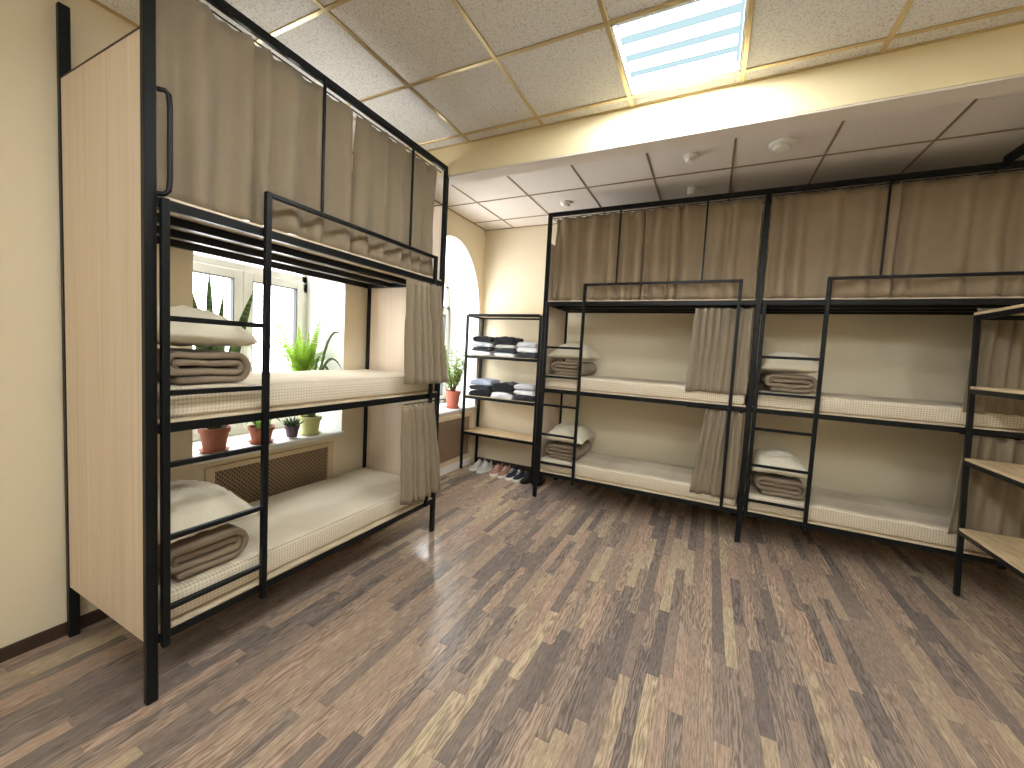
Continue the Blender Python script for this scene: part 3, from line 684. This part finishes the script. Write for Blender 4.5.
for x, dy, rot, up, sole, lace, lab in (
    (-2.555, 0.03, -14, 'cloth_ltgrey', 'rubber', 'lace', 'pale grey sneaker, leftmost on the floor by the corner'),
    (-2.435, 0.0, -10, 'cloth_ltgrey', 'rubber', 'lace', 'pale grey sneaker next to the pinkish brown pair'),
    (-2.258, -0.01, -3, 'cloth_pink', 'rubber', 'lace', 'pinkish brown sneaker on the left of its pair, white toe'),
    (-2.146, -0.02, -3, 'cloth_pink', 'rubber', 'lace', 'pinkish brown sneaker next to the navy pair, white toe'),
    (-2.037, -0.03, 0, 'cloth_navy', 'rubber', 'lace', 'navy sneaker with white sole next to the pinkish brown pair'),
    (-1.934, -0.045, 0, 'cloth_navy', 'rubber', 'lace', 'navy sneaker with white sole next to the black pair'),
    (-1.826, -0.05, 0, 'cloth_black', 'blackrubber', 'blackrubber', 'all-black sneaker beside the navy pair'),
    (-1.685, -0.03, 0, 'cloth_black', 'blackrubber', 'blackrubber', 'all-black sneaker nearest the bunk post')):
    sneaker(x, Y0 + dy, rot, up, sole, lace, lab)

# ------------------------------------------------------------------ plants on the sills
def pot(t, r, h, mat, saucer=True, z=0.0):
    MB().lathe([(r * 0.70, z + 0.012), (r * 0.90, z + h * 0.80), (r, z + h * 0.80), (r * 1.02, z + h), (r * 0.90, z + h), (r * 0.86, z + h * 0.86)], 28).build('pot', mat, t, smooth=False)
    MB().lathe([(r * 0.84, z + h * 0.86), (r * 0.86, z + h * 0.92)], 20).build('soil', 'soil', t)
    if saucer: MB().lathe([(r * 0.78, z + 0.0), (r * 0.98, z + 0.018), (r * 0.94, z + 0.018), (r * 0.70, z + 0.0125)], 28).build('saucer', mat, t)
def blade(pts, wid, up=Vector((0, 0, 1)), thick=0.0, cup=0.0):
    v, f = [], []; n = len(pts); pts = [Vector(p) for p in pts]
    for i, p in enumerate(pts):
        d = (pts[min(i + 1, n - 1)] - pts[max(i - 1, 0)]).normalized(); s = d.cross(up)
        if s.length < 1e-3: s = Vector((1, 0, 0))
        s.normalize(); nn = s.cross(d); w_ = wid(i / (n - 1))
        v += [tuple(p - s * w_), tuple(p + nn * (-cup * w_)), tuple(p + s * w_)]
    for i in range(n - 1):
        a = 3 * i; f += [(a, a + 1, a + 4, a + 3), (a + 1, a + 2, a + 5, a + 4)]
    return v, f
def leafobj(name, t, pts, wid, mat, up=Vector((0, 0, 1)), cup=0.2, thick=0.0):
    v, f = blade(pts, wid, up, cup=cup); o = link(name, mesh(name, v, f), mat, t, smooth=True)
    if thick: md = o.modifiers.new('thickness', 'SOLIDIFY'); md.thickness = thick
    return o
rp = random.Random(3)
# snake plant: world tips from the photograph, leaves leave the pot upright
sx, sy = -2.86, 1.507
t = empty('potted_snake_plant', (sx, sy, SILL_Z)); pot(t, 0.088, 0.165, 'terracotta')
for (ty, tz_, tx, wd) in ((1.36, 1.80, 0.03, 0.021), (1.475, 1.87, -0.02, 0.025), (1.50, 1.93, -0.05, 0.022), (1.50, 1.66, 0.05, 0.028), (1.56, 1.81, 0.0, 0.02), (1.60, 1.62, -0.06, 0.022), (1.725, 1.85, 0.05, 0.030), (1.38, 1.55, 0.02, 0.02), (1.45, 1.5, -0.06, 0.022)):
    b = Vector((rp.uniform(-0.03, 0.03), rp.uniform(-0.03, 0.03), 0.145)); e = Vector((tx, ty - sy, tz_ - SILL_Z)); mid = b.lerp(e, 0.5) + Vector((0, -(e.y - b.y) * 0.18, 0))
    pts = [(b * (1 - q) ** 2 + mid * 2 * q * (1 - q) + e * q * q) for q in [i / 10 for i in range(11)]]
    o = leafobj('leaf', t, pts, lambda q, wd=wd: 1.45 * wd * (0.65 + 0.5 * math.sin(math.pi * min(q * 1.2, 1) * 0.6)) * (1 - q ** 4) + 0.0006, 'sansevieria', Vector((1, 0.3, 0)), 0.25, 0.004)
tag(t, 'snake plant with upright pointed leaves in a terracotta pot on the sill', 'potted plant', 'plants on the window sills')
# low leafy plant
t = empty('potted_leafy_plant', (-2.86, 1.82, SILL_Z)); pot(t, 0.085, 0.125, 'terracotta')
for i in range(16):
    a = rp.uniform(0, 6.28); l = rp.uniform(0.08, 0.15); b = Vector((0.02 * math.cos(a), 0.02 * math.sin(a), 0.11)); e = b + Vector((l * math.cos(a), l * math.sin(a), rp.uniform(0.0, 0.08)))
    pts = [b.lerp(e, q / 6) + Vector((0, 0, 0.06 * math.sin(math.pi * q / 6))) for q in range(7)]
    leafobj('leaf', t, pts, lambda q: 0.019 * math.sin(math.pi * (0.08 + 0.92 * q)) + 0.001, 'broad', cup=0.15)
tag(t, 'low leafy green plant in a terracotta pot, partly behind the ladder rail', 'potted plant', 'plants on the window sills')
# succulent
t = empty('potted_succulent', (-2.84, 2.05, SILL_Z)); pot(t, 0.054, 0.10, 'greypot', False)
for i in range(20):
    a = i * 2.4; el = 0.25 + 0.055 * i; l = 0.088 - 0.001 * i
    b = Vector((0.008 * math.cos(a), 0.008 * math.sin(a), 0.09)); e = b + Vector((math.cos(a) * math.cos(el), math.sin(a) * math.cos(el), math.sin(el))) * l
    MB().tube([b, b.lerp(e, 0.35), b.lerp(e, 0.7) + Vector((0, 0, 0.004)), e + Vector((0, 0, 0.01))], [0.008, 0.009, 0.006, 0.001], 6).build('leaf', 'succulent', t, smooth=True)
tag(t, 'small spiky dark succulent in a grey-purple pot', 'potted plant', 'plants on the window sills')
# strap leaved plant in pale green pot
t = empty('potted_strap_plant', (-2.86, 2.225, SILL_Z)); pot(t, 0.086, 0.15, 'greenpot')
for (ex, ey, ez, mz) in ((0.05, 0.27, 0.80, 1.02), (0.10, 0.235, 0.50, 0.86), (0.0, 0.21, 0.42, 0.80), (0.06, 0.14, 0.44, 0.78), (-0.05, 0.13, 0.62, 0.7), (0.12, -0.05, 0.30, 0.45), (-0.08, -0.14, 0.28, 0.44), (-0.12, 0.04, 0.5, 0.62)):
    b = Vector((rp.uniform(-0.02, 0.02), rp.uniform(-0.02, 0.02), 0.13)); e = Vector((ex, ey, ez)); mid = Vector((ex * 0.4, ey * 0.4, mz))
    pts = [(b * (1 - q) ** 2 + mid * 2 * q * (1 - q) + e * q * q) for q in [i / 12 for i in range(13)]]
    leafobj('leaf', t, pts, lambda q: 0.013 * (1 - q ** 3) + 0.0006, 'strap', Vector((1, 0, 0.2)), 0.2)
tag(t, 'plant with long arching dark leaves in a pale green pot', 'potted plant', 'plants on the window sills')
# fern on a low stand
t = empty('potted_fern', (-3.06, 2.31, SILL_Z))
MB().lathe([(0.05, 0.0), (0.05, 0.012), (0.014, 0.02), (0.014, 0.32), (0.07, 0.332), (0.07, 0.342)], 16).build('stand', 'white_plastic', t)
pot(t, 0.075, 0.13, 'terracotta', False, 0.342)
def frond(ex, ey, ez, lift, seed):
    r = random.Random(seed); b = Vector((r.uniform(-0.02, 0.02), r.uniform(-0.02, 0.02), 0.455)); e = Vector((ex, ey, 0.455 + ez)); mid = b.lerp(e, 0.42) + Vector((0, 0, lift))
    P = [b * (1 - q) ** 2 + mid * 2 * q * (1 - q) + e * q * q for q in [i / 22 for i in range(23)]]
    out = Vector((1, 0.25 * r.uniform(-1, 1), r.uniform(-0.5, 0.5))); v, f = [], []
    for i in range(1, 23):
        q = i / 22; d = (P[i] - P[i - 1]).normalized(); side = out.cross(d).normalized(); nrm = side.cross(d); l = 0.034 * math.sin(math.pi * (0.10 + 0.88 * q)) ** 0.8 + 0.003
        hw = (P[i] - P[i - 1]).length * 0.46
        for sg in (-1, 1):
            c = P[i]; m1 = c + side * sg * l * 0.5 + nrm * 0.004; tip = c + side * sg * l + d * 0.008 + nrm * r.uniform(-0.008, 0.008); n = len(v)
            v += [tuple(c - d * hw * 0.8), tuple(m1 - d * hw * 0.8), tuple(tip), tuple(m1 + d * hw), tuple(c + d * hw * 0.8)]; f.append((n, n + 1, n + 2, n + 3, n + 4))
    for i in range(22):
        n = len(v); s_ = Vector((0, 0.0014, 0)); v += [tuple(P[i] - s_), tuple(P[i] + s_), tuple(P[i + 1] + s_), tuple(P[i + 1] - s_)]; f.append((n, n + 1, n + 2, n + 3))
    link('frond', mesh('frond', v, f), 'fern', t)
FR = [(0.05, -0.30, 0.42, 0.08), (0.02, 0.14, 0.50, 0.05), (0.06, 0.10, 0.42, 0.05), (0.08, -0.36, 0.25, 0.10), (0.10, -0.34, 0.12, 0.12), (0.06, -0.32, 0.02, 0.14), (-0.08, -0.24, 0.34, 0.08), (0.10, -0.16, 0.30, 0.08), (0.12, 0.02, 0.33, 0.05), (0.13, 0.10, 0.22, 0.08), (0.08, 0.17, 0.16, 0.10), (0.05, 0.15, 0.05, 0.12), (0.14, -0.08, 0.24, 0.06), (0.16, -0.20, 0.10, 0.10), (0.16, 0.04, 0.14, 0.09), (-0.12, 0.02, 0.34, 0.06), (-0.12, -0.14, 0.28, 0.08), (-0.10, 0.10, 0.26, 0.08), (0.03, -0.08, 0.40, 0.04), (0.0, 0.04, 0.36, 0.04), (0.12, -0.28, 0.18, 0.1), (0.17, -0.04, 0.06, 0.1), (0.05, -0.20, 0.22, 0.07), (0.08, 0.06, 0.28, 0.05), (0.1, -0.12, 0.16, 0.07), (0.02, -0.02, 0.28, 0.03)]
for i, q in enumerate(FR): frond(*q, i)
tag(t, 'bright green fern spreading feathery fronds in front of the window', 'potted plant', 'plants on the window sills')
# bush by the second window
t = empty('potted_bush', (-2.87, 4.30, SILL_Z)); pot(t, 0.098, 0.22, 'redpot')
m = MB(); lv, lf = [], []
for i in range(34):
    a = rp.uniform(0, 6.28); l = rp.uniform(0.08, 0.33); hh = rp.uniform(0.22, 0.60); b = Vector((0.02 * math.cos(a), 0.02 * math.sin(a), 0.20)); e = b + Vector((l * 0.3 * math.cos(a), l * 1.15 * math.sin(a), hh))
    pts = [b.lerp(e, q / 6) + Vector((0, 0, 0.04 * math.sin(math.pi * q / 6))) for q in range(7)]
    m.tube(pts, [0.004 - 0.0004 * q for q in range(7)], 5)
    for k_ in range(30):
        q = rp.uniform(0.25, 1.0); c = b.lerp(e, q); d = Vector((rp.uniform(-1, 1), rp.uniform(-1, 1), rp.uniform(-0.3, 1))).normalized(); s = d.cross(Vector((rp.uniform(-1, 1), rp.uniform(-1, 1), rp.uniform(-1, 1)))).normalized()
        ll = rp.uniform(0.026, 0.046); n = len(lv); lv += [tuple(c), tuple(c + d * ll * 0.5 + s * ll * 0.3), tuple(c + d * ll), tuple(c + d * ll * 0.5 - s * ll * 0.3)]; lf.append((n, n + 1, n + 2, n + 3))
m.build('stems', 'stem', t)
tag(link('foliage', mesh('foliage', lv, lf), 'bush', t), kind='stuff')
tag(t, 'bushy small-leaved plant in a red pot on the sill by the corner shelves', 'potted plant', 'plants on the window sills')
